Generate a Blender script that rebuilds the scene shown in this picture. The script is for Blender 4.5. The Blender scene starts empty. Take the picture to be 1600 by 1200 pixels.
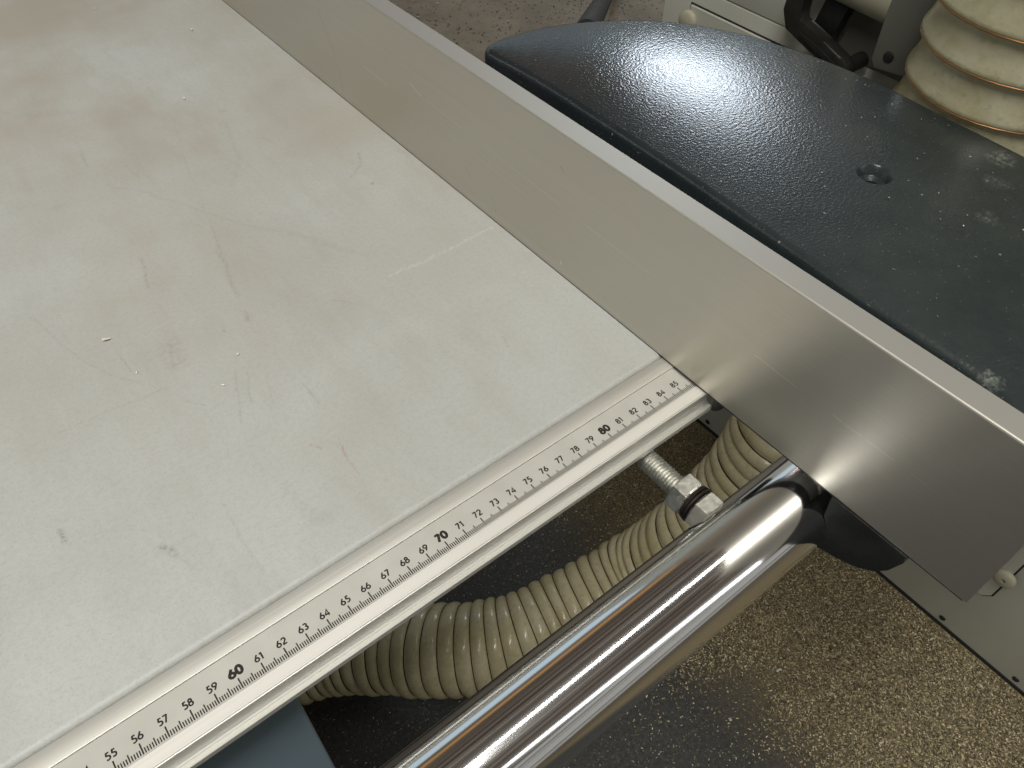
import bpy, bmesh, math, random
import numpy as np
from mathutils import Matrix, Vector, noise

# ------------------------------------------------------------------ camera
CAM_POS = (60.9161, -15.6453, 31.3304)      # cm
CAM_ROT = [[0.785003, -0.619308, 0.015092], [-0.459562, -0.598509, -0.656194], [0.415418, 0.508179, -0.754442]]
FOCAL = 0.769288

K = 0.01                                    # everything below is written in centimetres
sc = bpy.context.scene
col = sc.collection
cam_data = bpy.data.cameras.new('camera')
cam = bpy.data.objects.new('camera', cam_data)
col.objects.link(cam)
cam_data.sensor_fit = 'HORIZONTAL'
cam_data.sensor_width = 36.0
cam_data.lens = 36.0 * FOCAL
cam_data.clip_start = 0.01
cam_data.clip_end = 60.0
Rm = CAM_ROT
M = Matrix(((Rm[0][0], -Rm[1][0], -Rm[2][0], CAM_POS[0] * K),
            (Rm[0][1], -Rm[1][1], -Rm[2][1], CAM_POS[1] * K),
            (Rm[0][2], -Rm[1][2], -Rm[2][2], CAM_POS[2] * K),
            (0, 0, 0, 1)))
cam.matrix_world = M
sc.camera = cam

sc.view_settings.view_transform = 'Standard'
sc.view_settings.look = 'None'
sc.view_settings.exposure = -0.16
sc.view_settings.gamma = 1.0

# ------------------------------------------------------------------ node helpers
class NT:
    def __init__(s, tree): s.t = tree; s.n = tree.nodes; s.l = tree.links
    def new(s, kind, **kw):
        nd = s.n.new(kind)
        for k, v in kw.items(): setattr(nd, k, v)
        return nd
    def put(s, sock, v):
        if isinstance(v, bpy.types.NodeSocket): s.l.new(v, sock)
        elif v is not None:
            if sock.type == 'RGBA' and len(v) == 3: v = (*v, 1)
            sock.default_value = v
    def math(s, op, a, b=None, c=None, clamp=False):
        nd = s.new('ShaderNodeMath', operation=op); nd.use_clamp = clamp
        for i, v in enumerate((a, b, c)):
            if v is not None: s.put(nd.inputs[i], v)
        return nd.outputs[0]
    def vec(s, op, a, b=None, scale=None):
        nd = s.new('ShaderNodeVectorMath', operation=op)
        s.put(nd.inputs[0], a)
        if b is not None: s.put(nd.inputs[1], b)
        if scale is not None: s.put(nd.inputs['Scale'], scale)
        return nd.outputs['Value'] if op in ('DOT_PRODUCT', 'DISTANCE', 'LENGTH') else nd.outputs[0]
    def maprange(s, v, a, b, c=0.0, d=1.0, smooth=False):
        nd = s.new('ShaderNodeMapRange'); nd.interpolation_type = 'SMOOTHSTEP' if smooth else 'LINEAR'
        for i, x in enumerate((v, a, b, c, d)): s.put(nd.inputs[i], x)
        return nd.outputs[0]
    def mix(s, f, a, b, mode='MIX'):
        nd = s.new('ShaderNodeMix', data_type='RGBA', blend_type=mode)
        s.put(nd.inputs[0], f); s.put(nd.inputs[6], a); s.put(nd.inputs[7], b)
        return nd.outputs[2]
    def noise(s, vec, scale, detail=3, rough=.5, out=0, w=None):
        nd = s.new('ShaderNodeTexNoise')
        if vec is not None: s.put(nd.inputs['Vector'], vec)
        nd.inputs['Scale'].default_value = scale; nd.inputs['Detail'].default_value = detail
        nd.inputs['Roughness'].default_value = rough
        return nd.outputs[out]
    def obj(s): return s.new('ShaderNodeTexCoord').outputs['Object']
    def mapping(s, vec, scale=(1, 1, 1), rot=(0, 0, 0)):
        nd = s.new('ShaderNodeMapping'); s.put(nd.inputs[0], vec)
        nd.inputs['Scale'].default_value = scale; nd.inputs['Rotation'].default_value = rot
        return nd.outputs[0]
    def xyz(s, v):
        nd = s.new('ShaderNodeSeparateXYZ'); s.put(nd.inputs[0], v); return nd.outputs
    def bump(s, h, dist, strength=1.0, normal=None):
        nd = s.new('ShaderNodeBump'); nd.inputs['Distance'].default_value = dist
        nd.inputs['Strength'].default_value = strength
        s.put(nd.inputs['Height'], h)
        if normal is not None: s.put(nd.inputs['Normal'], normal)
        return nd.outputs[0]

def material(name):
    m = bpy.data.materials.new(name); m.use_nodes = True
    t = NT(m.node_tree); return m, t, t.n['Principled BSDF']

# ------------------------------------------------------------------ surroundings and lamps
world = bpy.data.worlds.new('World'); sc.world = world; world.use_nodes = True
w = NT(world.node_tree)
bg = w.n['Background']
d = w.new('ShaderNodeTexCoord').outputs['Generated']
X, Y, Z = w.xyz(d)
ang = w.math('MULTIPLY', w.math('ARCTAN2', Z, Y), 180 / math.pi)        # angle up from +Y over the top
rib = w.math('SINE', w.math('MULTIPLY', ang, 2.1))
rib = w.maprange(rib, -.2, .9, .75, 1.15)
nz = w.noise(w.mapping(d, (1.5, 1.5, 4)), 2.0, 3)
wood = w.mix(rib, (.010, .010, .009, 1), (.075, .062, .050, 1))
wood = w.mix(w.maprange(nz, .35, .65, 0, .6), wood, (.16, .14, .12, 1))
wall = w.mix(w.maprange(nz, .4, .6), (.255, .25, .215, 1), (.375, .37, .335, 1))
wall = w.mix(w.maprange(Y, .1, -.4), wall, (.42, .405, .37, 1))  # wall lightened towards -Y as added fill for hose and bar
bands = w.new('ShaderNodeTexNoise', noise_dimensions='1D'); w.put(bands.inputs['W'], w.math('MULTIPLY', ang, .22)); bands.inputs['Scale'].default_value = 1.0; bands.inputs['Detail'].default_value = 2.0
wood = w.mix(1.0, wood, w.mix(w.maprange(bands.outputs[0], .38, .62), (.35, .35, .35, 1), (1.7, 1.6, 1.5, 1)), 'MULTIPLY')
wall = w.mix(w.maprange(Y, .0, -.3, 0, .85), wall, w.mix(w.maprange(bands.outputs[0], .40, .58), (.12, .11, .095, 1), (.46, .45, .42, 1)))
up = w.maprange(Z, .35, .55, 0, 1, True)
c_ = w.mix(up, wall, wood)
def band(a0, a1, soft=1.0):
    return w.math('MULTIPLY', w.maprange(ang, a0 - soft, a0 + soft, 0, 1), w.maprange(ang, a1 - soft, a1 + soft, 1, 0))
c_ = w.mix(band(17, 29), c_, (.55, .66, .72, 1))                        # high windows along the far wall
c_ = w.mix(w.math('MULTIPLY', band(74, 75.5, .4), .4), c_, (.85, .80, .70, 1))
c_ = w.mix(w.math('MULTIPLY', band(112, 113, .4), .35), c_, (.8, .76, .68, 1))
c_ = w.mix(w.math('MULTIPLY', band(36, 41, .6), .8), c_, (.55, .28, .09, 1))   # orange band added for the streak mirrored in the bar
w.put(bg.inputs[0], c_); bg.inputs[1].default_value = 1.0

def area(name, loc, aim, sx, sy, power, colour, roll=None):
    L = bpy.data.lights.new(name, 'AREA'); L.shape = 'RECTANGLE'; L.size = sx * K; L.size_y = sy * K
    L.energy = power; L.color = colour
    o = bpy.data.objects.new(name, L); col.objects.link(o)
    z = (Vector(loc) - Vector(aim)).normalized()
    x = Vector(roll).normalized(); x = (x - z * x.dot(z)).normalized(); y = z.cross(x)
    o.matrix_world = Matrix(((x.x, y.x, z.x, loc[0] * K), (x.y, y.y, z.y, loc[1] * K), (x.z, y.z, z.z, loc[2] * K), (0, 0, 0, 1)))
    return o
area('ceiling_strip_light', (-25, -72, 255), (-25, -72, 0), 240, 44, 98, (.995, .975, .90), (1, 0, 0))
area('ceiling_tube_light', (165, -33, 250), (165, -33, 0), 205, 7, 11, (.99, .975, .91), (1, 0, 0))
area('far_tube_light', (470, -620, 250), (80, 0, 0), 834, 60, 52, (.97, .98, .96), (.73, -.68, 0))
wdir = Vector((math.cos(math.radians(38.3)) * math.cos(math.radians(25.3)), math.sin(math.radians(38.3)) * math.cos(math.radians(25.3)), math.sin(math.radians(25.3))))
wloc = Vector((120, 35, 0)) + wdir * 600
area('window_light', wloc, (120, 35, 0), 105, 80, 64, (.80, .90, 1.0), (-math.sin(math.radians(38.3)), math.cos(math.radians(38.3)), 0))

# ------------------------------------------------------------------ object helpers
def empty(name, label, cat, loc, group=None):
    o = bpy.data.objects.new(name, None); col.objects.link(o)
    o.location = Vector(loc) * K; o.empty_display_size = .05
    o['label'] = label; o['category'] = cat
    if group: o['group'] = group
    return o
def link(name, me, mat, parent=None, smooth=None):
    if isinstance(me, bmesh.types.BMesh):
        bm = me; me = bpy.data.meshes.new(name); bmesh.ops.recalc_face_normals(bm, faces=bm.faces); bm.to_mesh(me); bm.free()
    if smooth is not None:
        me.shade_smooth()
        try: me.set_sharp_from_angle(angle=math.radians(smooth))
        except Exception: pass
    for m in (mat if isinstance(mat, (list, tuple)) else [mat]): me.materials.append(m)
    o = bpy.data.objects.new(name, me); col.objects.link(o)
    if parent is not None:
        o.parent = parent
        r = parent; off = Vector((0, 0, 0))
        while r is not None:
            off += r.location; r = r.parent
        o.location = -off
    return o
def prism(pts, axis, a, b, bm=None, close=True):
    """extrude a 2-D outline (the two other axes in order) along axis from a to b; cm"""
    bm = bm or bmesh.new()
    def P(u, v, t):
        q = {0: (t, u, v), 1: (u, t, v), 2: (u, v, t)}[axis]; return [c * K for c in q]
    A = [bm.verts.new(P(u, v, a)) for u, v in pts]; B = [bm.verts.new(P(u, v, b)) for u, v in pts]
    n = len(pts)
    for i in range(n): bm.faces.new((A[i], A[(i + 1) % n], B[(i + 1) % n], B[i]))
    if close: bm.faces.new(A[::-1]); bm.faces.new(B)
    return bm
def bevel(bm, w_, seg=2, sel=None):
    ed = [e for e in bm.edges if (sel is None or sel(e))]
    bmesh.ops.bevel(bm, geom=ed, offset=w_ * K, segments=seg, affect='EDGES', profile=.5, clamp_overlap=True)
    return bm
def box(x0, x1, y0, y1, z0, z1, bm=None):
    return prism([(x0, y0), (x1, y0), (x1, y1), (x0, y1)], 2, z0, z1, bm)
def lathe(prof, origin, axis, seg=32, bm=None, up=(0, 0, 1)):
    """prof: (distance along axis, radius)"""
    bm = bm or bmesh.new(); a = Vector(axis).normalized(); u = a.orthogonal().normalized(); v = a.cross(u); rings = []
    for t, r in prof:
        if r < 1e-6: rings.append([bm.verts.new((Vector(origin) + a * t) * K)])
        else: rings.append([bm.verts.new((Vector(origin) + a * t + (u * math.cos(k) + v * math.sin(k)) * r) * K) for k in [2 * math.pi * i / seg for i in range(seg)]])
    for A, B in zip(rings, rings[1:]):
        for i in range(seg):
            j = (i + 1) % seg
            if len(A) == 1 and len(B) == 1: continue
            if len(A) == 1: bm.faces.new((A[0], B[j], B[i]))
            elif len(B) == 1: bm.faces.new((A[i], A[j], B[0]))
            else: bm.faces.new((A[i], A[j], B[j], B[i]))
    return bm
def tube(pts, rad, seg=10, bm=None, closed=False, cap=True):
    """pts in cm, rad number or list"""
    bm = bm or bmesh.new(); P = [Vector(p) for p in pts]; n = len(P); rings = []; up = None
    for i, p in enumerate(P):
        t = (P[min(i + 1, n - 1)] - P[max(i - 1, 0)]).normalized()
        if up is None: up = t.orthogonal().normalized()
        up = (up - t * up.dot(t)).normalized(); v = t.cross(up); r = rad[i] if hasattr(rad, '__len__') else rad
        rings.append([bm.verts.new((p + (up * math.cos(2 * math.pi * k / seg) + v * math.sin(2 * math.pi * k / seg)) * r) * K) for k in range(seg)])
    for A, B in zip(rings, rings[1:]):
        for k in range(seg): bm.faces.new((A[k], A[(k + 1) % seg], B[(k + 1) % seg], B[k]))
    if cap: bm.faces.new(rings[0][::-1]); bm.faces.new(rings[-1])
    return bm
MARKS = [(74.08, 39.45, 72.66, 34.45, 0.12, 0.1, 0), (72.66, 34.45, 71.97, 30.49, 0.12, 0.1, 0), (71.97, 30.49, 71.31, 27.52, 0.12, 0.1, 0), (71.31, 27.52, 70.31, 23.32, 0.15, 0.2, 0), (70.31, 23.32, 70.08, 21.61, 0.15, 0.2, 0), (77.25, 38.6, 76.02, 33.28, 0.3, 0.09, 0), (76.02, 33.28, 74.19, 30.69, 0.3, 0.09, 0), (67.54, 40.45, 67.38, 38.71, 0.2, 0.2, 0), (67.56, 35.78, 69.29, 33.49, 0.14, 0.14, 0), (69.29, 33.49, 70.76, 30.71, 0.14, 0.14, 0), (70.76, 30.71, 72.83, 26.61, 0.14, 0.14, 0), (72.83, 26.61, 75.31, 23.28, 0.14, 0.14, 0), (75.31, 23.28, 76.83, 20.01, 0.3, 0.12, 0), (69.39, 37.2, 69.67, 35.38, 0.12, 0.18, 0), (66.7, 27.48, 66.45, 24.24, 1.1, 0.1, 1), (66.45, 24.24, 65.49, 20.49, 1.1, 0.1, 1), (65.49, 20.49, 64.81, 17.54, 1.1, 0.1, 1), (66.61, 26.94, 65.94, 24.21, 0.15, 0.2, 0), (65.07, 19.02, 64.81, 17.54, 0.9, 0.14, 0), (70.68, 25.3, 69.99, 21.68, 0.2, 0.2, 0), (69.99, 21.68, 69.77, 20.53, 0.2, 0.2, 0), (69.56, 19.34, 69.34, 15.99, 1.2, 0.1, 1), (82.97, 28.85, 82.2, 27.56, 0.16, 0.28, 0), (82.2, 27.56, 81.0, 26.75, 0.16, 0.28, 0), (81.79, 25.32, 81.83, 25.29, 0.18, 0.7, 0), (78.47, 34.88, 78.89, 33.53, 0.12, 0.25, 0), (65.77, 48.06, 68.72, 46.3, 0.8, 0.12, 0), (59.84, 25.84, 60.34, 23.31, 0.13, 0.15, 0), (60.34, 23.31, 60.85, 20.93, 0.13, 0.15, 0), (60.85, 20.93, 61.69, 18.96, 0.13, 0.15, 0), (61.69, 18.96, 62.92, 17.17, 0.13, 0.15, 0), (58.36, 16.69, 60.9, 16.49, 0.14, 0.12, 0), (60.9, 16.49, 63.6, 16.31, 0.14, 0.12, 0), (62.67, 19.95, 62.78, 18.12, 0.1, 0.2, 0), (67.03, 15.09, 65.84, 11.7, 0.12, 0.18, 0), (67.54, 14.7, 66.79, 12.55, 0.12, 0.18, 0), (68.35, 14.08, 67.64, 11.9, 0.12, 0.12, 0), (64.22, 14.74, 64.82, 13.74, 0.1, 0.2, 0), (56.66, 10.97, 56.53, 10.33, 0.2, 0.55, 0), (59.98, 7.41, 60.16, 6.76, 0.3, 0.45, 0), (60.16, 6.76, 60.73, 5.37, 0.08, 0.15, 0), (63.07, 7.93, 62.79, 5.6, 0.13, 0.14, 0), (62.79, 5.6, 62.93, 3.58, 0.13, 0.14, 0), (67.91, 8.29, 68.09, 7.81, 0.15, 0.5, 1), (69.01, 7.54, 68.99, 6.82, 0.12, 0.45, 1), (68.99, 6.82, 68.84, 5.37, 0.1, 0.25, 1), (65.72, 6.91, 65.95, 4.57, 0.5, 0.12, 0), (65.86, 4.64, 66.54, 4.2, 0.6, 0.14, 0), (69.43, 12.16, 69.51, 10.46, 0.12, 0.25, 0), (69.45, 18.96, 69.34, 18.32, 0.25, 0.35, 0), (67.94, 18.3, 67.93, 18.19, 0.12, 0.6, 0), (77.71, 16.59, 80.01, 16.46, 0.22, 0.35, 2), (80.01, 16.46, 85.26, 16.62, 0.22, 0.35, 2), (73.43, 25.58, 75.34, 23.25, 0.3, 0.1, 0), (75.34, 23.25, 77.61, 18.96, 0.3, 0.1, 0), (73.69, 16.99, 74.99, 15.66, 0.1, 0.2, 1), (79.96, 8.54, 79.73, 7.79, 0.12, 0.2, 0), (77.71, 40.04, 77.89, 39.67, 0.3, 0.25, 0), (66.64, 9.07, 71.63, 12.79, 1.5, 0.1, 2), (71.63, 12.79, 76.55, 12.11, 1.5, 0.1, 2)]


# ------------------------------------------------------------------ materials
def m_table():
    m, t, b = material('light_grey_table_paint'); v = t.obj()
    big = t.noise(v, 3.2, 5, .55); fine = t.noise(v, 900, 2); mid = t.noise(v, 18, 5, .6)
    base = t.mix(t.maprange(big, .35, .65), (.41, .42, .408, 1), (.455, .47, .465, 1))
    warm = t.noise(v, 5.0, 4, .6)
    _, y, _ = t.xyz(v)
    dirty = t.math('MULTIPLY', t.maprange(warm, .38, .62), t.maprange(y, .06, .48, .12, 1.25))
    base = t.mix(t.math('MULTIPLY', dirty, .6), base, (.33, .295, .235, 1))
    st = t.noise(t.mapping(v, (40, 9, 1), (0, 0, .35)), 1.0, 4, .7)
    base = t.mix(t.maprange(st, .5, .75, 0, .32), base, (.33, .30, .26, 1))
    base = t.mix(t.maprange(mid, .48, .72, 0, .24), base, (.33, .305, .26, 1))
    grain = t.noise(v, 330, 3, .7); base = t.mix(t.maprange(grain, .45, .72, 0, .26), base, (.30, .29, .26, 1))
    st2 = t.noise(t.mapping(v, (26, 5, 1), (0, 0, -.2)), 1.0, 5, .7)
    base = t.mix(t.math('MULTIPLY', t.maprange(st2, .52, .72, 0, .30), t.maprange(y, .08, .3, .3, 1)), base, (.32, .28, .215, 1))
    base = t.mix(t.maprange(fine, .52, .75, 0, .34), base, (.27, .26, .235, 1))
    # fine grey speckling
    vo = t.new('ShaderNodeTexVoronoi'); vo.inputs['Scale'].default_value = 260; t.put(vo.inputs['Vector'], v)
    sp = t.math('MULTIPLY', t.maprange(vo.outputs['Distance'], .05, .16, 1, 0), t.maprange(t.noise(v, 9, 2), .55, .66))
    base = t.mix(t.math('MULTIPLY', sp, .18), base, (.25, .22, .19, 1))
    # scuffs and marks left on the paint
    wob = t.vec('SCALE', t.vec('SUBTRACT', t.noise(v, 55, 3, .6, out=1), (.5, .5, .5)), scale=.006)
    vw = t.vec('MULTIPLY', t.vec('ADD', v, wob), (1, 1, 0))
    acc = {0: None, 1: None, 2: None}
    for (x0, y0, x1, y1, w_, s_, c_) in MARKS:
        A = Vector((x0, y0, 0)) * K; D = (Vector((x1, y1, 0)) * K - A); L = max(D.length, 1e-4); D = D / L
        q = t.vec('SUBTRACT', vw, tuple(A)); h = t.math('MINIMUM', t.math('MAXIMUM', t.vec('DOT_PRODUCT', q, tuple(D)), 0.0), L)
        dd = t.vec('DISTANCE', q, t.vec('SCALE', tuple(D), scale=h))
        k = t.maprange(dd, w_ * K * .9, w_ * K * .12, 0, s_ * (.95 if c_ < 2 else .6))
        acc[c_] = k if acc[c_] is None else t.math('MAXIMUM', acc[c_], k)
    brk = t.maprange(t.noise(v, 420, 3, .7), .40, .58, .12, 1.0)
    for c_, cc in ((0, (.10, .10, .09, 1)), (1, (.30, .13, .09, 1)), (2, (.72, .74, .72, 1))):
        base = t.mix(t.math('MULTIPLY', acc[c_], brk), base, cc)
    t.put(b.inputs['Base Color'], base)
    t.put(b.inputs['Roughness'], t.maprange(big, .3, .7, .42, .55))
    t.put(b.inputs['Normal'], t.bump(t.noise(v, 1400, 2), .00006, .5))
    return m
def m_alu(name, base, rough, stretch, bumpd=.00002, metallic=1.0, aniso=0):
    m, t, b = material(name); v = t.obj()
    g = t.noise(t.mapping(v, stretch), 1, 4, .6); g2 = t.noise(v, 6, 3)
    c = t.mix(t.maprange(g, .3, .7), tuple(x * .97 for x in base), tuple(min(1, x * 1.025) for x in base))
    c = t.mix(t.maprange(g2, .4, .7, 0, .12), c, tuple(x * .75 for x in base))
    t.put(b.inputs['Base Color'], c); b.inputs['Metallic'].default_value = metallic
    t.put(b.inputs['Roughness'], t.maprange(g, .3, .7, rough * .9, rough * 1.12))
    t.put(b.inputs['Normal'], t.bump(g, bumpd, .6))
    return m, t, b, c, v
def m_fence():
    m, t, b, c, v = m_alu('anodised_aluminium_fence', (.575, .55, .49), .31, (1800, 3, 900), .000001)
    # shallow tool marks lying along the profile
    acc = None
    for (y0, z0, y1, z1, w_, s_) in [(-3.1, 4.49, -5.55, 4.42, .035, .55), (-7.55, 4.44, -8.0, 4.36, .05, .5), (-8.2, 4.36, -9.05, 4.42, .04, .4), (-9.3, 4.4, -10.7, 4.4, .04, .35),
                                 (26.0, 5.5, 24.8, 5.2, .09, .4), (24.0, 5.15, 20.3, 5.0, .05, .2), (18.5, 4.95, 11.0, 4.8, .05, .22), (9.0, 4.7, 4.0, 4.6, .04, .2), (32, 4.2, 29, 4.1, .08, .3),
                                 (22, 3.9, 14, 3.7, .05, .15), (-11.5, 4.4, -12.6, 4.38, .05, .2), (1.0, 4.55, -2.0, 4.5, .03, .12), (10.6, .95, 10.5, .85, .09, .7)]:
        A = Vector((0, y0, z0)) * K; D = Vector((0, y1, z1)) * K - A; L = D.length; D /= L
        q = t.vec('SUBTRACT', t.vec('MULTIPLY', v, (0, 1, 1)), tuple(A)); h = t.math('MINIMUM', t.math('MAXIMUM', t.vec('DOT_PRODUCT', q, tuple(D)), 0.0), L)
        k = t.maprange(t.vec('DISTANCE', q, t.vec('SCALE', tuple(D), scale=h)), w_ * K * 1.0, w_ * K * .3, 0, s_ * .7)
        acc = k if acc is None else t.math('MAXIMUM', acc, k)
    dk = None
    for (y0, z0, y1, z1, w_, s_) in [(11.2, 7.15, 10.95, 6.95, .06, .8), (38.0, 6.2, 36.2, 3.0, .10, .35), (36.2, 2.6, 35.8, .3, .10, .3), (20.0, 2.5, 19.6, 1.9, .06, .4), (17.2, 1.7, 16.9, .8, .06, .35), (6.9, .9, 6.7, .7, .06, .4)]:
        A = Vector((0, y0, z0)) * K; D = Vector((0, y1, z1)) * K - A; L = D.length; D /= L
        q = t.vec('SUBTRACT', t.vec('MULTIPLY', v, (0, 1, 1)), tuple(A)); h = t.math('MINIMUM', t.math('MAXIMUM', t.vec('DOT_PRODUCT', q, tuple(D)), 0.0), L)
        k = t.maprange(t.vec('DISTANCE', q, t.vec('SCALE', tuple(D), scale=h)), w_ * K, w_ * K * .3, 0, s_ * .45)
        dk = k if dk is None else t.math('MAXIMUM', dk, k)
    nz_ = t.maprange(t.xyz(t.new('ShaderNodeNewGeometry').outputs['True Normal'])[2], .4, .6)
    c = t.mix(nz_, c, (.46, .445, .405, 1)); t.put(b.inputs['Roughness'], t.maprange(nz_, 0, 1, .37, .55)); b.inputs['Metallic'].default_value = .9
    c = t.mix(acc, c, (.95, .92, .84, 1)); c = t.mix(dk, c, (.22, .17, .12, 1))
    t.put(b.inputs['Base Color'], c)
    return m
def m_plain(name, base, rough, metal=0.0, var=.15, scale=40, coat=0.0, bumps=0.0, bscale=500):
    m, t, b = material(name); v = t.obj()
    g = t.noise(v, scale, 4, .6)
    t.put(b.inputs['Base Color'], t.mix(t.maprange(g, .3, .7), tuple(x * (1 - var) for x in base), tuple(x * (1 + var) for x in base)))
    t.put(b.inputs['Roughness'], t.maprange(g, .3, .7, rough * .85, min(1, rough * 1.15))); b.inputs['Metallic'].default_value = metal
    b.inputs['Coat Weight'].default_value = coat
    if bumps: t.put(b.inputs['Normal'], t.bump(t.noise(v, bscale, 3), bumps))
    return m
def m_plate():
    m, t, b = material('dark_textured_plate_paint'); v = t.obj()
    big = t.noise(v, 7, 4, .6); x, y, z = t.xyz(v)
    base = t.mix(t.maprange(big, .35, .65), (.009, .014, .020, 1), (.016, .022, .028, 1))
    dustmask = t.math('MULTIPLY', t.maprange(t.noise(v, 30, 5, .7), .3, .7, .35, 1.0), t.maprange(y, .34, .02, .25, 1.0))
    base = t.mix(t.math('MULTIPLY', dustmask, .33), base, (.070, .085, .070, 1))
    vo = t.new('ShaderNodeTexVoronoi'); vo.inputs['Scale'].default_value = 330; t.put(vo.inputs['Vector'], v); vo.inputs['Randomness'].default_value = 1
    sp = t.math('MULTIPLY', t.maprange(vo.outputs['Distance'], .08, .2, 1, 0), t.math('GREATER_THAN', t.xyz(vo.outputs['Color'])[0], .80))
    base = t.mix(t.math('MULTIPLY', sp, .35), base, (.35, .38, .34, 1))
    v2 = t.new('ShaderNodeTexVoronoi'); v2.inputs['Scale'].default_value = 95; t.put(v2.inputs['Vector'], v)
    sp2 = t.math('MULTIPLY', t.maprange(v2.outputs['Distance'], .04, .11, 1, 0), t.math('GREATER_THAN', t.xyz(v2.outputs['Color'])[1], .86))
    base = t.mix(t.math('MULTIPLY', sp2, .6), base, (.40, .41, .38, 1))
    # pale glue smears
    acc = None
    for (px, py, r, s_) in [(126.6, 3.2, 1.6, .35), (123.2, 1.4, 1.2, .16), (118.3, -.6, 1.0, .22), (121.2, -5.6, 1.3, .75), (103.6, -9.2, .8, .5)]:
        dd = t.vec('DISTANCE', t.vec('MULTIPLY', t.vec('ADD', v, t.vec('SCALE', t.vec('SUBTRACT', t.noise(v, 90, 3, .6, out=1), (.5, .5, .5)), scale=.03)), (1, 1, 0)), (px * K, py * K, 0))
        k = t.maprange(dd, r * K, r * K * .2, 0, s_); acc = k if acc is None else t.math('MAXIMUM', acc, k)
    base = t.mix(t.math('MULTIPLY', acc, t.maprange(t.noise(v, 300, 3, .7), .4, .6)), base, (.42, .44, .38, 1))
    t.put(b.inputs['Base Color'], base)
    t.put(b.inputs['Roughness'], t.math('ADD', .15, t.math('MULTIPLY', t.maprange(y, .34, .02, 0, 1), .16)))
    b.inputs['Specular IOR Level'].default_value = .55
    peel = t.noise(v, 400, 2, .5); t.put(b.inputs['Normal'], t.bump(peel, .00040, .7))
    return m
def m_floor():
    m, t, b = material('dusty_dark_workshop_floor'); v = t.obj()
    big = t.noise(v, 1.6, 5, .6); fine = t.noise(v, 160, 4, .75); x, y, z = t.xyz(v)
    dark = t.mix(t.maprange(fine, .35, .68), (.016, .017, .018, 1), (.055, .054, .050, 1))
    # far side of the floor is paler, worn and dusty
    far = t.maprange(y, .55, 1.15, 0, 1, True)
    worn = t.mix(t.maprange(t.noise(v, 5, 6, .65), .35, .65), (.15, .122, .085, 1), (.25, .212, .152, 1))
    c = t.mix(far, dark, worn)
    lit_heap = t.math('MULTIPLY', t.maprange(x, 1.06, 1.28, 0, 1, True), t.maprange(t.noise(v, 300, 3, .8), .38, .6, .15, 1.0))  # sawdust colour by the cabinet; its fade also stands in for cast shade
    lit_heap = t.math('MULTIPLY', lit_heap, t.maprange(y, .7, .3, 0, 1, True))
    c = t.mix(lit_heap, c, (.28, .215, .105, 1))
    t.put(b.inputs['Base Color'], c); b.inputs['Roughness'].default_value = .7
    t.put(b.inputs['Normal'], t.bump(fine, .002, .6))
    return m
def m_flakes(name, stops, rough=.75):
    m, t, b = material(name)
    rnd = t.new('ShaderNodeNewGeometry').outputs['Random Per Island']
    cr = t.new('ShaderNodeValToRGB'); t.put(cr.inputs[0], rnd); e = cr.color_ramp.elements
    e[0].position, e[0].color = stops[0][0], (*stops[0][1], 1); e[1].position, e[1].color = stops[-1][0], (*stops[-1][1], 1)
    for p_, c_ in stops[1:-1]:
        k = e.new(p_); k.color = (*c_, 1)
    t.put(b.inputs['Base Color'], cr.outputs[0]); b.inputs['Roughness'].default_value = rough
    return m
def m_hose(name, c0, c1, rough):
    m, t, b = material(name); v = t.obj()
    g = t.noise(v, 22, 5, .65); g2 = t.noise(v, 140, 3, .7)
    c = t.mix(t.maprange(g, .35, .65), c0, c1)
    c = t.mix(t.maprange(g2, .5, .75, 0, .45), c, tuple(x * .55 for x in c0))
    t.put(b.inputs['Base Color'], c); t.put(b.inputs['Roughness'], t.maprange(g2, .3, .7, rough, rough + .2))
    b.inputs['Transmission Weight'].default_value = .0
    b.inputs['Coat Weight'].default_value = .6; b.inputs['Coat Roughness'].default_value = .12
    tr = t.new('ShaderNodeBsdfTranslucent'); t.put(tr.inputs[0], c)
    mx = t.new('ShaderNodeMixShader'); mx.inputs[0].default_value = .4
    out = t.n['Material Output']; t.l.new(b.outputs[0], mx.inputs[1]); t.l.new(tr.outputs[0], mx.inputs[2]); t.l.new(mx.outputs[0], out.inputs[0])
    t.put(b.inputs['Normal'], t.bump(g2, .0012, .6))
    return m
def m_chrome():
    m, t, b = material('polished_chrome'); v = t.obj()
    b.inputs['Base Color'].default_value = (.86, .87, .88, 1); b.inputs['Metallic'].default_value = 1
    g = t.noise(t.mapping(v, (3, 30, 30)), 1, 2, .5)
    t.put(b.inputs['Roughness'], t.maprange(g, .35, .65, .10, .115))
    return m
TABLE = m_table(); FENCE = m_fence()
RAIL = m_alu('satin_aluminium_rail', (.66, .65, .605), .55, (4, 2600, 2600), metallic=.86)[0]
def m_tape():
    m, t, b = material('pale_scale_tape'); v = t.obj(); g = t.noise(v, 60, 4)
    t.put(b.inputs['Base Color'], t.mix(t.maprange(g, .3, .7), (.49, .48, .44, 1), (.55, .54, .50, 1)))
    b.inputs['Roughness'].default_value = .4; b.inputs['Metallic'].default_value = .15
    t.put(b.inputs['Normal'], t.bump(t.noise(v, 900, 2), .00003, .5)); return m
TAPE = m_tape()
INK = m_plain('black_print', (.016, .012, .010), .5, var=.2)
PLATE = m_plate(); FLOOR = m_floor(); CHROME = m_chrome()
ZINC = m_plain('zinc_plated_steel', (.80, .80, .75), .40, 1.0, .12, 300, bumps=.0001, bscale=900)
DARKSTEEL = m_plain('dark_spring_steel', (.06, .05, .045), .4, .8)
BLACK = m_plain('black_cast_metal', (.012, .013, .012), .42, var=.3, bumps=.0003)
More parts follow.
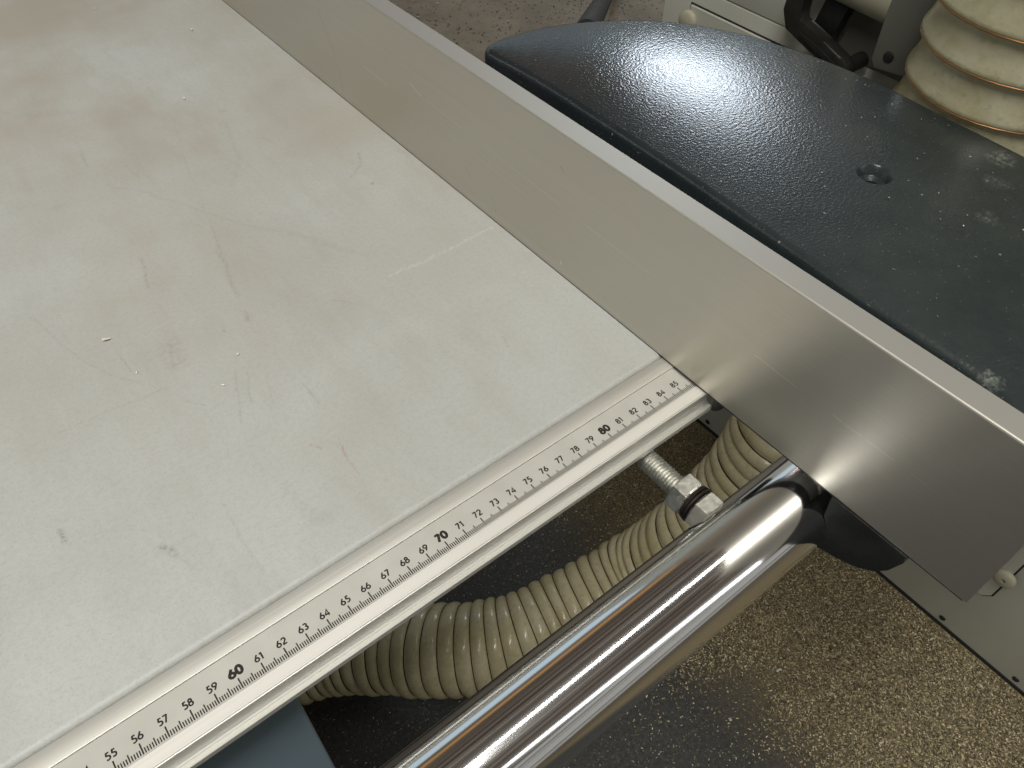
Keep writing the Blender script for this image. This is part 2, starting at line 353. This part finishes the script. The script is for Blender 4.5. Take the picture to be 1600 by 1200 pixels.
BLACKPL = m_plain('black_plastic_grip', (.018, .018, .016), .38, var=.3, bumps=.0002)
GREY = m_plain('grey_machine_paint', (.46, .46, .405), .45, var=.05, scale=8, bumps=.00004)
SHADEDGREY = m_plain('shaded_grey_machine_paint', (.13, .13, .112), .5, var=.08, scale=10)  # machine grey with the shadow from above put into the colour
BLUEGREY = m_plain('blue_grey_machine_paint', (.14, .19, .23), .42, var=.05, scale=12)
CREAM = m_plain('cream_plastic', (.40, .38, .29), .4, var=.05)
HOSE = m_hose('yellowed_clear_hose_plastic', (.66, .585, .34, 1), (.80, .73, .51, 1), .2)
HOSEB = m_hose('amber_clear_hose_plastic', (.48, .45, .28, 1), (.62, .59, .43, 1), .16)
WIRE = m_plain('dark_hose_wire', (.055, .04, .022), .4, .5)
COPPER = m_plain('coppered_hose_wire', (.30, .15, .06), .35, .5)
MATT = m_plain('matt_black_steel', (.012, .012, .012), .8, var=.3)

# ================================================================== FLOOR
FZ = -85.0
bm = bmesh.new()
vs = [bm.verts.new((x * K, y * K, FZ * K)) for x, y in ((-700, -700), (900, -700), (900, 1000), (-700, 1000))]
bm.faces.new(vs)
floor = link('floor', bm, FLOOR); floor['kind'] = 'structure'

def flakes(name, pts, sizes, mat, z0, seed, lift=.35, elong=(1.0, 2.2)):
    """many bent four-triangle wood flakes in one mesh"""
    rng = np.random.default_rng(seed); n = len(pts)
    a = rng.uniform(0, 2 * np.pi, n); L = sizes * rng.uniform(elong[0], elong[1], n); W = sizes * rng.uniform(.45, 1.0, n)
    ca, sa = np.cos(a), np.sin(a); tilt = rng.uniform(-lift, lift, n); tilt2 = rng.uniform(-lift, lift, n); curl = rng.uniform(0, .35, n)
    base = np.zeros((n, 6, 3))
    for i, (u, v_) in enumerate(((-.5, -.5), (0, -.5), (.5, -.5), (-.5, .5), (0, .5), (.5, .5))):
        lx = u * L * (1 if i not in (2, 5) else rng.uniform(.7, 1.1, n)); ly = v_ * W * (1 if i in (1, 4) else rng.uniform(.5, 1, n))
        base[:, i, 0] = pts[:, 0] + lx * ca - ly * sa; base[:, i, 1] = pts[:, 1] + lx * sa + ly * ca
        base[:, i, 2] = z0 + rng.uniform(.02, .08) + np.abs(tilt * lx + tilt2 * ly) + (curl * sizes if i in (1, 4) else 0)
    base[:, :, 2] += rng.uniform(0, .12, n)[:, None] * (sizes / sizes.max())[:, None]
    base[:, :, 2] = np.maximum(base[:, :, 2], z0 + .01)
    idx = np.arange(n)[:, None] * 6
    f = np.concatenate([idx + [0, 1, 4, 3], idx + [1, 2, 5, 4]], 0)
    me = bpy.data.meshes.new(name); me.from_pydata((base.reshape(-1, 3) * K).tolist(), [], f.tolist())
    o = link(name, me, mat); o['kind'] = 'stuff'; return o
rng = np.random.default_rng(5)
def scatter(n, x0, x1, y0, y1, dens):
    p = np.c_[rng.uniform(x0, x1, n), rng.uniform(y0, y1, n)]
    return p[rng.uniform(0, 1, n) < dens(p[:, 0], p[:, 1])]
def sm(a, b, x): t_ = np.clip((x - a) / (b - a), 0, 1); return t_ * t_ * (3 - 2 * t_)
SAW = m_flakes('sawdust_flakes', [(0, (.03, .026, .017)), (.35, (.11, .09, .052)), (.65, (.26, .21, .12)), (.88, (.45, .375, .22)), (1, (.70, .61, .41))])
p = scatter(290000, 98, 146.6, -62, 48, lambda x, y: (1 - .75 * sm(9, 19, y)) * (.03 + .97 * sm(108, 127, x + 4 * np.sin(y * .21) + 3 * np.sin(y * .53 + 1))))  # denser by the cabinet; thinned to stand in for shade on the floor
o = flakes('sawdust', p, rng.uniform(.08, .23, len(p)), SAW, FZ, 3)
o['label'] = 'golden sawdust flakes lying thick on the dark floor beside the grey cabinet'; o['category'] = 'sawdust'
BITS = m_flakes('pale_wood_bits', [(0, (.04, .036, .028)), (.6, (.09, .078, .055)), (.93, (.24, .20, .14)), (1, (.7, .68, .62))])
p = scatter(75000, 45, 150, -20, 75, lambda x, y: np.ones_like(x) * .9)
o = flakes('dust_crumbs', p, rng.uniform(.05, .16, len(p)) * (1 + 2.0 * (rng.uniform(0, 1, len(p)) > .993)), BITS, FZ, 4)
o['label'] = 'sparse pale wood crumbs scattered over the dark floor under the saw table'; o['category'] = 'wood crumbs'
p = scatter(5000, 150, 290, 90, 260, lambda x, y: np.ones_like(x))
o = flakes('floor_litter', p, rng.uniform(.15, .6, len(p)), BITS, FZ, 6)
o['label'] = 'small litter on the pale worn floor beyond the rounded dark plate'; o['category'] = 'floor litter'

# ================================================================== SAW TABLE
table = empty('saw_table', 'light grey saw table with printed centimetre rail and chromed guide bar along its edge', 'saw table', (40, 60, FZ))
# top: rounded towards the rail
pr = [(2.10, -.30), (2.13, -.17), (2.20, -.08), (2.30, -.025), (2.42, 0), (190, 0), (190, -3.0), (2.10, -3.0)]
link('table_top', prism(pr, 0, -70, 86.9), TABLE, table, 25)
# rail profile, extruded along the edge
rp = [(2.04, -.12), (2.00, -.06), (1.94, -.05), (1.20, -.05), (1.165, -.06), (1.150, -.14), (-1.16, -.14), (-1.165, -.07), (-1.20, -.055), (-1.235, -.07), (-1.25, -.11),
      (-1.24, -.30), (-1.14, -.44), (-1.06, -.62), (-1.05, -.82), (-1.10, -1.00), (-1.20, -1.13), (-1.26, -1.165), (-1.28, -1.19), (-1.30, -1.165),
      (-1.46, -1.17), (-1.50, -1.20), (-1.50, -1.52), (-1.46, -1.56), (-1.0, -1.58), (-1.0, -2.4), (2.04, -4.2)]
rail = link('scale_rail', prism(rp, 0, -70, 86.35), RAIL, table, 22)
tape = link('scale_tape', prism([(1.135, -.145), (1.135, -.10), (-.545, -.10), (-.545, -.145)], 0, -69.9, 85.78), TAPE, table)
strip = link('rail_land', prism([(-.56, -.145), (-.56, -.092), (-1.15, -.092), (-1.15, -.145)], 0, -69.9, 86.2), m_alu('bright_rail_land', (.90, .88, .83), .5, (4, 2600, 2600), metallic=.6)[0], table)
TZ = -.10
# tick marks: flat print
bm = bmesh.new()
for i in range(450, 859):
    x = i / 10
    top, wd = (0.0, .058) if i % 10 == 0 else ((-.13, .050) if i % 5 == 0 else (-.25, .047))
    q = [bm.verts.new(((x + a_) * K, b_ * K, (TZ + .003) * K)) for a_, b_ in ((-wd / 2, -.48), (wd / 2, -.48), (wd / 2, top), (-wd / 2, top))]
    bm.faces.new(q)
o = link('tick_marks', bm, INK, tape); o['kind'] = 'stuff'; o['label'] = 'black millimetre tick marks printed along the scale'
# digits, drawn as strokes in a box of height 1
def arc(cx, cy, rx, ry, a0, a1, n=18): return [(cx + rx * math.cos(math.radians(a0 + (a1 - a0) * i / n)), cy + ry * math.sin(math.radians(a0 + (a1 - a0) * i / n))) for i in range(n + 1)]
def digit(c):
    if c == '0': return .60, [arc(.30, .5, .245, .44, 0, 360, 28)]
    if c == '1': return .42, [[(.04, .80), (.26, .96)], [(.25, 1.0), (.25, 0)]]
    if c == '2': return .60, [arc(.29, .70, .225, .245, 165, -38, 14) + [(.05, .05)], [(.04, .055), (.56, .055)]]
    if c == '3': return .58, [arc(.27, .73, .19, .215, 150, -90, 14), arc(.27, .285, .225, .23, 90, -150, 16)]
    if c == '4': return .64, [[(.45, 0), (.45, .95), (.03, .27)], [(.01, .26), (.60, .26)]]
    if c == '5': return .58, [[(.50, .945), (.20, .945), (.12, .53)], arc(.26, .31, .25, .26, 122, -135, 18)]
    if c == '6': return .62, [arc(.30, .30, .245, .245, 0, 360, 26), [(.44, .98), (.085, .42)]]
    if c == '7': return .56, [[(.03, .945), (.52, .945)], [(.50, .97), (.14, 0)]]
    if c == '8': return .60, [arc(.29, .74, .175, .205, 0, 360, 22), arc(.29, .29, .235, .24, 0, 360, 24)]
    if c == '9': return .62, [arc(.31, .70, .245, .245, 0, 360, 26), [(.17, .02), (.525, .58)]]
def ribbon(bm, pts, wd, tr, z):
    closed = (abs(pts[0][0] - pts[-1][0]) + abs(pts[0][1] - pts[-1][1])) < 1e-6
    if closed: pts = pts[:-1]
    n = len(pts); A = []; B = []
    for i in range(n):
        p0 = pts[i - 1] if (i > 0 or closed) else None; p1 = pts[i]; p2 = pts[(i + 1) % n] if (i < n - 1 or closed) else None
        def un(a, b):
            dx, dy = b[0] - a[0], b[1] - a[1]; l = math.hypot(dx, dy) or 1; return dx / l, dy / l
        d1 = un(p0, p1) if p0 else un(p1, p2); d2 = un(p1, p2) if p2 else d1
        nx, ny = -(d1[1] + d2[1]), d1[0] + d2[0]; l = math.hypot(nx, ny) or 1; nx /= l; ny /= l
        k = 1 / max(.45, nx * -d1[1] + ny * d1[0]); h = wd / 2 * min(k, 1.6)
        A.append(bm.verts.new(tr(p1[0] + nx * h, p1[1] + ny * h, z))); B.append(bm.verts.new(tr(p1[0] - nx * h, p1[1] - ny * h, z)))
    for i in range(n if closed else n - 1):
        j = (i + 1) % n; bm.faces.new((A[i], B[i], B[j], A[j]))
for N in range(50, 86):
    big = N % 10 == 0; H_, wd, y0 = (.395, .29, .11) if big else (.315, .205, .11); wx = 1.12 if big else 1.05
    gl = [digit(c) for c in str(N)]; tot = sum(g[0] for g in gl) + .10; bm = bmesh.new(); ox = -tot / 2; z = 0
    for adv, strokes in gl:
        for s_ in strokes:
            z += .0006
            ribbon(bm, s_, wd, lambda x, y, zz, ox=ox: ((N + (x + ox) * H_ * wx + .03) * K, (y0 + y * H_) * K, (TZ + .003 + zz) * K), z)
        ox += adv + .10
    for f in bm.faces:
        if f.normal.z < 0: f.normal_flip()
    o = link('number', bm, INK, tape); o['label'] = ('bold ' if big else '') + 'printed number %d on the scale' % N
# guide bar with rounded end rim
BY, BZ, BR = -7.72, -3.11, 2.25
link('guide_bar', lathe([(0, 0), (0, BR)] + [(4 + i, BR) for i in range(0, 150, 10)] + [(159.0, BR), (159.0, 0)], (-70, BY, BZ), (1, 0, 0), 128), CHROME, table, 30)
# threaded stud, nuts and spring washer joining rail and bar
SX = 82.3
def stud(sx):
    prof = [(0, .50)]; t_ = 0.0
    while t_ < 4.4: prof += [(t_ + .02, .50), (t_ + .09, .61), (t_ + .12, .61), (t_ + .19, .50)]; t_ += .19
    s = link('stud', lathe(prof, (sx, -.9, BZ), (0, -1, 0), 28), ZINC, table, 20)
    def nut(y, th, rot, name='nut'):
        bm = bmesh.new(); af = 1.0; R_ = af / math.cos(math.pi / 6)
        rings = []
        for yy, rr in ((y, .62), (y, .97), (y - .1, R_), (y - th + .1, R_), (y - th, .97), (y - th, .62)):
            ring = []
            for k in range(24):
                a_ = 2 * math.pi * k / 24 + rot; ph = (k % 4) / 4 * math.pi / 3 - 0
                hexr = af / math.cos(((2 * math.pi * k / 24) % (math.pi / 3)) - math.pi / 6)
                r = min(rr, hexr) if rr < R_ - 1e-6 else hexr
                ring.append(bm.verts.new(((sx + r * math.cos(a_)) * K, yy * K, (BZ + r * math.sin(a_)) * K)))
            rings.append(ring)
        for A, B in zip(rings, rings[1:]):
            for i in range(24): bm.faces.new((A[i], A[(i + 1) % 24], B[(i + 1) % 24], B[i]))
        return link(name, bm, ZINC, s, 20)
    nut(-3.4, .95, math.radians(6)); nut(-4.85, .95, math.radians(2))
    link('washer', lathe([(0, .58), (0, 1.02), (.16, 1.04), (.16, .58)], (sx, -4.42, BZ), (0.04, -1, 0.03), 28), DARKSTEEL, s, 20)
    link('washer', lathe([(0, .58), (0, 1.06), (.12, 1.06), (.12, .58)], (sx, -4.64, BZ), (0, -1, 0), 28), DARKSTEEL, s, 20)
stud(SX); stud(42.0)
# cabinet of the saw below the table
bm = box(15, 61.65, 1.0, 60, FZ + .3, -4.3); bevel(bm, .25, 2)
link('saw_cabinet', bm, BLUEGREY, table, 30)

# ================================================================== RIP FENCE
XF, HF, WF = 85.87, 9.08, 1.36
fence = empty('rip_fence', 'tall aluminium rip fence standing across the light grey table beside number 85', 'rip fence', (86.5, 40, 0))
fp = [(XF, .05), (XF, HF - .09), (XF + .03, HF - .03), (XF + .09, HF), (XF + WF - .06, HF), (XF + WF, HF - .06), (XF + WF, .05)]
link('fence_profile', prism(fp, 1, -16.16, 135), FENCE, fence, 25)
bm = box(XF - .012, XF + .6, -16.0, 134, -.02, .05); link('slide_strip', bm, BLACKPL, fence)
# cast carriage behind the profile, riding on the guide bar
cp = [(-6.0, .1), (-5.0, .9), (-13.3, .9), (-13.45, .5), (-13.37, -.46), (-13.05, -1.6), (-12.64, -2.34), (-12.0, -2.95), (-11.41, -3.3), (-10.7, -3.62), (-10.06, -3.8), (-8.8, -4.3), (-7.3, -4.6), (-7.0, -3.4)]
bm = prism(cp, 0, 88.1, 94.5); link('carriage', bm, BLACK, fence, 30)
bm = prism([(-9.3, -.03), (-13.30, -.03), (-13.37, -.46), (-13.05, -1.6), (-12.64, -2.34), (-12.0, -2.95), (-11.41, -3.3), (-10.7, -3.62), (-10.06, -3.8), (-9.55, -4.0), (-9.75, -3.9), (-9.99, -3.1), (-9.8, -2.2), (-9.4, -1.5)], 0, XF - .1, 88.2)
link('carriage_lip', bm, BLACK, fence, 30)
bm = prism([(-1.55, -.06), (-2.35, -.06), (-2.30, -.45), (-2.1, -.85), (-1.85, -1.15), (-1.62, -1.25)], 0, XF + .3, XF + 2.5); link('glide_pad', bm, BLACKPL, fence, 30)

# ================================================================== MACHINE BEHIND
mach = empty('sanding_machine', 'grey machine cabinet carrying a dark rounded plate, behind the aluminium fence', 'machine', (160, 10, FZ))
PZ = -4.0
outl = [(104.6, 43.0), (105.6, 43.45), (107.5, 43.6), (111.9, 43.0), (116.3, 41.3), (120.7, 38.5), (123.4, 35.8), (124.95, 33.6), (126.7, 30.3), (127.6, 27.8), (128.7, 23.4), (129.25, 18.8), (129.3, 14.6), (129.1, 11.3), (128.9, 6.9), (128.7, 2.3),
        (128.3, -4), (127.5, -12), (126, -20), (123, -28), (112, -30), (103, -28), (100.5, -22), (100.2, -16), (101.0, -13.2), (101.9, -11.6), (102.8, -10.2), (103.2, -8.5), (103.5, 0), (103.75, 4.4), (104.1, 12), (104.4, 19.0), (104.55, 28), (104.6, 35.7), (104.2, 41.0), (104.15, 42.2)]
def catmull(P, n, closed=True):
    P = [Vector(p) for p in P]; out = []; N_ = len(P)
    for i in range(N_ if closed else N_ - 1):
        a, b, c, d_ = (P[(i + k) % N_] if closed else P[min(max(i + k, 0), N_ - 1)] for k in (-1, 0, 1, 2))
        for j in range(n):
            t_ = j / n; out.append(.5 * ((2 * b) + (c - a) * t_ + (2 * a - 5 * b + 4 * c - d_) * t_ ** 2 + (3 * b - a - 3 * c + d_) * t_ ** 3))
    if not closed: out.append(P[-1])
    return out
O2 = [tuple(p) for p in catmull(outl, 4)]
def offset_poly(P, dist):
    n = len(P); out = []
    for i in range(n):
        a, b = P[i - 2], P[(i + 2) % n]; dx, dy = b[0] - a[0], b[1] - a[1]; l = math.hypot(dx, dy); out.append((P[i][0] - dy / l * dist, P[i][1] + dx / l * dist))
    return out
ar = sum(O2[i][0] * O2[(i + 1) % len(O2)][1] - O2[(i + 1) % len(O2)][0] * O2[i][1] for i in range(len(O2)))
sgn = 1 if ar > 0 else -1
def layers(P, spec, hole=None):
    bm = bmesh.new(); R_ = []
    for off, z in spec:
        R_.append([bm.verts.new((x * K, y * K, z * K)) for x, y in offset_poly(P, off * sgn)])
    for A, B in zip(R_, R_[1:]):
        for i in range(len(A)): bm.faces.new((A[i], A[(i + 1) % len(A)], B[(i + 1) % len(A)], B[i]))
    if hole:
        (hx, hy, hr, depth) = hole; rr = []
        for r, z in ((hr + .05, R_[-1][0].co.z / K), (hr - .06, R_[-1][0].co.z / K - .12), (hr - .3, R_[-1][0].co.z / K - .75), (hr - .75, R_[-1][0].co.z / K - 1.0), (hr - .8, R_[-1][0].co.z / K - depth)):
            rr.append([bm.verts.new(((hx + r * math.cos(2 * math.pi * k / 40)) * K, (hy + r * math.sin(2 * math.pi * k / 40)) * K, z * K)) for k in range(40)])
        for A, B in zip(rr, rr[1:]):
            for i in range(40): bm.faces.new((A[i], A[(i + 1) % 40], B[(i + 1) % 40], B[i]))
        bm.faces.new(rr[-1])
        eds = [bm.edges.get((L_[i], L_[(i + 1) % len(L_)])) for L_ in (R_[-1], rr[0]) for i in range(len(L_))]
        bmesh.ops.triangle_fill(bm, use_beauty=True, edges=[e for e in eds if e])
    else: bm.faces.new(R_[-1])
    bm.faces.new(R_[0][::-1])
    return bm
# offsets grow inward
plate_bm = layers(O2, [(.3, PZ - 2.9), (0, PZ - 2.6), (0, PZ - .7), (.05, PZ - .42), (.18, PZ - .19), (.36, PZ - .06), (.6, PZ)], (116.4, 7.95, 1.35, 2.0))
link('plate', plate_bm, PLATE, mach, 40)
CX = 147.0
bm = box(CX, 200, -70, 58.25, FZ + .65, -12.25); bevel(bm, .12, 2); link('cabinet_body', bm, GREY, mach, 30)
link('plinth', box(CX - .12, 198, -69, 57, FZ, FZ + .62), MATT, mach)
bm = box(CX + .05, 200, 33.0, 58.2, -12.1, -1); bevel(bm, .12, 2); link('upper_panel', bm, GREY, mach, 30)
bm = box(CX - .3, 200, -70, 32.9, -12.1, -1); bevel(bm, .12, 2); link('shaded_panel', bm, SHADEDGREY, mach, 30)  # panel stretch coloured darker in place of the shadow on it
bm = prism([(24.0, -8.6), (24.4, 3), (18.7, 3), (18.7, -8.8), (23.4, -9.4)], 0, 141.6, CX - .3); bevel(bm, .15, 2); link('bracket_plate', bm, SHADEDGREY, mach, 30)
bm = prism([(-18.9, -71.4), (-18.0, -72.6), (53.3, -72.6), (53.3, -14.4), (-18.9, -14.4)], 0, CX - .42, CX - .01); bevel(bm, .08, 1); link('door', bm, GREY, mach, 30)
def disc(name, y, z, r, th, mat, x=CX, hole=0):
    prof = [(0, r * .93), (th * .25, r), (th * .8, r * .9), (th, r * .72)]
    prof += [(th, hole), (th * .3, hole * .95), (th * .3, 0)] if hole else [(th, 0)]
    return link(name, lathe(prof, (x, y, z), (-1, 0, 0), 32), mat, mach, 35)
link('door_gap_line', prism([(-19.15, -71.5), (-18.1, -72.85), (53.5, -72.85), (53.5, -14.2), (-19.15, -14.2)], 0, CX - .15, CX - .012), MATT, mach)  # black sheet added to draw the dark gap round the door
disc('door_knob', -18.6, -66.3, 1.45, .9, CREAM, CX - .42, .33); disc('door_knob', 53.1, -16.4, 1.45, .9, CREAM, CX - .42)
for y in (-40.6, -28.6, -16.6, -4.6, 7.4, 19.4, 32.0, 44): disc('screw', y, -83.1, .5, .15, BLACK)
disc('screw', 22.2, -7.7, .58, .25, BLACKPL, 141.6)
# lever
bm = bmesh.new()
def sweep_box(bm, pts, ws, x0, x1):
    """blade in the YZ plane, between x0 and x1"""
    L_, R_ = [], []
    for i, (y, z) in enumerate(pts):
        a = pts[max(i - 1, 0)]; b = pts[min(i + 1, len(pts) - 1)]; dx, dy = b[0] - a[0], b[1] - a[1]; l = math.hypot(dx, dy); nx, ny = -dy / l, dx / l; h = ws[i] / 2
        L_.append((y + nx * h, z + ny * h)); R_.append((y - nx * h, z - ny * h))
    return prism(L_ + R_[::-1], 0, x0, x1, bm)
sweep_box(bm, [(34.4, -1.5), (34.7, -4.8), (34.9, -7.4), (34.2, -8.6), (33.2, -9.1), (30.2, -9.9), (27.6, -10.75), (26.7, -11.1), (26.1, -11.3)], [2.1, 2.1, 2.3, 2.5, 1.7, 2.0, 2.1, 1.8, .9], 141.4, 143.0); bevel(bm, .22, 2)
lever = link('clamp_lever', bm, BLACKPL, mach, 40)
bm = bmesh.new(); sweep_box(bm, [(33.0, -9.2), (30.2, -10.0), (27.8, -10.75)], [.35, .55, .35], 141.15, 141.45); link('lever_rib', bm, BLACK, lever)
link('lever_pivot', lathe([(0, .9), (2.6, .9)], (142.8, 26.9, -11.0), (1, 0, 0), 24), BLACKPL, mach, 35)
# steel struts
link('strut', tube([(124.5, 50.0, -10.8), (127.1, 52.5, -12), (229.6, 147.9, -60), (283, 197, -85)], 1.45, 20), MATT, mach, 40)
bm = bmesh.new(); sweep_box(bm, [(32.2, -11.3), (30.4, -3.6), (28.5, 5.0)], [2.9, 2.9, 2.9], 143.6, 145.2); bevel(bm, .15, 2); link('strut', bm, BLACK, mach, 40)
link('pipe_stub', lathe([(0, 0), (0, 3.2), (11, 3.2)], (144.8, 24.1, -2.9), (0.0, 1, .05), 40), CREAM, mach, 35)

# ================================================================== HOSES
def hose(name, label, path, r0, pitch, prof, mat, wmat, wr, wat, group=None, seg=44):
    """prof: (fraction of pitch, radius offset)"""
    P = catmull(path, 24, False)
    S = [0.0]
    for a, b in zip(P, P[1:]): S.append(S[-1] + (b - a).length)
    def at(s):
        s = min(max(s, 0), S[-1] - 1e-6); i = max(0, np.searchsorted(S, s, 'right') - 1); f = (s - S[i]) / max(1e-9, S[i + 1] - S[i]); return P[i].lerp(P[i + 1], f)
    frames = []; n = int(S[-1] / pitch); up = None; bm = bmesh.new(); prev = None
    root = empty(name, label, 'hose', tuple(P[-1]))
    def frame(s):
        nonlocal up
        t_ = (at(s + .05) - at(s - .05)).normalized() if .06 < s < S[-1] - .06 else (P[1] - P[0] if s < 1 else P[-1] - P[-2]).normalized()
        if up is None: up = t_.orthogonal().normalized()
        up = (up - t_ * up.dot(t_)).normalized(); return at(s), up.copy(), t_.cross(up)
    wires = []
    for k in range(n):
        for fr, dr in prof:
            s = (k + fr) * pitch; c, u, v = frame(s)
            jit = 1 + .012 * math.sin(k * 2.3) + .008 * math.sin(k * 5.1)
            ring = [bm.verts.new((c + (u * math.cos(2 * math.pi * i / seg) + v * math.sin(2 * math.pi * i / seg)) * ((r0 + dr) * jit + .05 * math.sin(3 * 2 * math.pi * i / seg + k * 1.7))) * K) for i in range(seg)]
            if prev:
                for i in range(seg): bm.faces.new((prev[i], prev[(i + 1) % seg], ring[(i + 1) % seg], ring[i]))
            prev = ring
        wires.append((k, frame(k * pitch + wat * pitch)))
    wall = link('hose_wall', bm, mat, root, 60)
    # the wire: one continuous coil
    bm = bmesh.new(); pts = []
    for k in range(n * 36):
        s = (k / 36 + wat) * pitch
        c = at(s); _, (c0, u, v) = wires[min(k // 36, n - 1)]
        a = 2 * math.pi * k / 36; jit = 1 + .012 * math.sin((k // 36) * 2.3) + .008 * math.sin((k // 36) * 5.1)
        pts.append(c0 + (u * math.cos(a) + v * math.sin(a)) * ((r0 + wr[1]) * jit + .05 * math.sin(3 * a + (k // 36) * 1.7)))
    for k in range(n):
        ring = pts[k * 36:(k + 1) * 36]; ring = ring + ring[:2]
        tube(ring, wr[0], 6, bm, cap=False)
    link('coil_wire', bm, wmat, root, 60)
    return root
hose('dust_hose', 'yellowed ribbed clear hose curving over the dark floor under the chromed bar',
     [(121.5, 5.6, -9), (120, 5.7, -20), (118.6, 5.8, -30), (117.2, 6.0, -38), (115.0, 6.8, -47), (111.0, 8.6, -56), (106.6, 11.9, -65.0), (97.9, 14.7, -69.5), (89.0, 17.5, -71.5), (81.9, 22.4, -73.0), (75.6, 29.0, -75.5), (69.9, 34.1, -77.5), (63.3, 37.0, -78.5), (54.0, 39.7, -78.6)],
     5.85, 1.95, [(0.0, -.08), (.08, .12), (.22, .33), (.5, .44), (.78, .33), (.92, .12)], HOSE, WIRE, (.075, .0), 0.0)
hose('suction_hose', 'large amber clear hose with coppery wire rings rising beyond the dark plate',
     [(137.6, 9.0, -28.6), (137.5, 9.0, -18), (137.3, 9.0, -8), (137.3, 9.0, 4), (137.2, 8.9, 18), (137, 8.8, 34)],
     7.6, 3.55, [(0.0, .45), (.035, .95), (.10, 1.08), (.18, 1.02), (.30, .80), (.5, .62), (.75, .34), (.93, .08), (.985, .02)], HOSEB, COPPER, (.075, 1.01), .03, seg=72)

# ================================================================== SMALL CHIPS ON TOP
TABLECHIP = m_flakes('pale_wood_chip', [(0, (.60, .55, .42)), (1, (.82, .78, .68))])
PLATECHIP = m_flakes('dull_dust_speck', [(0, (.16, .17, .15)), (.7, (.34, .34, .3)), (1, (.7, .68, .6))])
p = np.array([(76.18, 43.14), (62.53, 21.39), (62.92, 18.13), (67.7, 16.1), (66.13, 14.54), (76.12, 62.41), (81.25, 53.44)])
o = flakes('wood_chips', p, np.array([.2, .2, .1, .12, .12, .16, .16]), TABLECHIP, 0.0, 12, lift=.15, elong=(1.4, 2.2))
o['label'] = 'few tiny pale wood chips lying on the light grey table top'; o['category'] = 'wood chips'
p = scatter(110, 105, 128, -9, 40, lambda x, y: np.clip(1.2 - y / 40, .15, 1))
o = flakes('plate_dust', p, rng.uniform(.05, .13, len(p)), PLATECHIP, PZ, 13, lift=.2)
o['label'] = 'fine pale sawdust specks on the dark rounded plate'; o['category'] = 'sawdust'
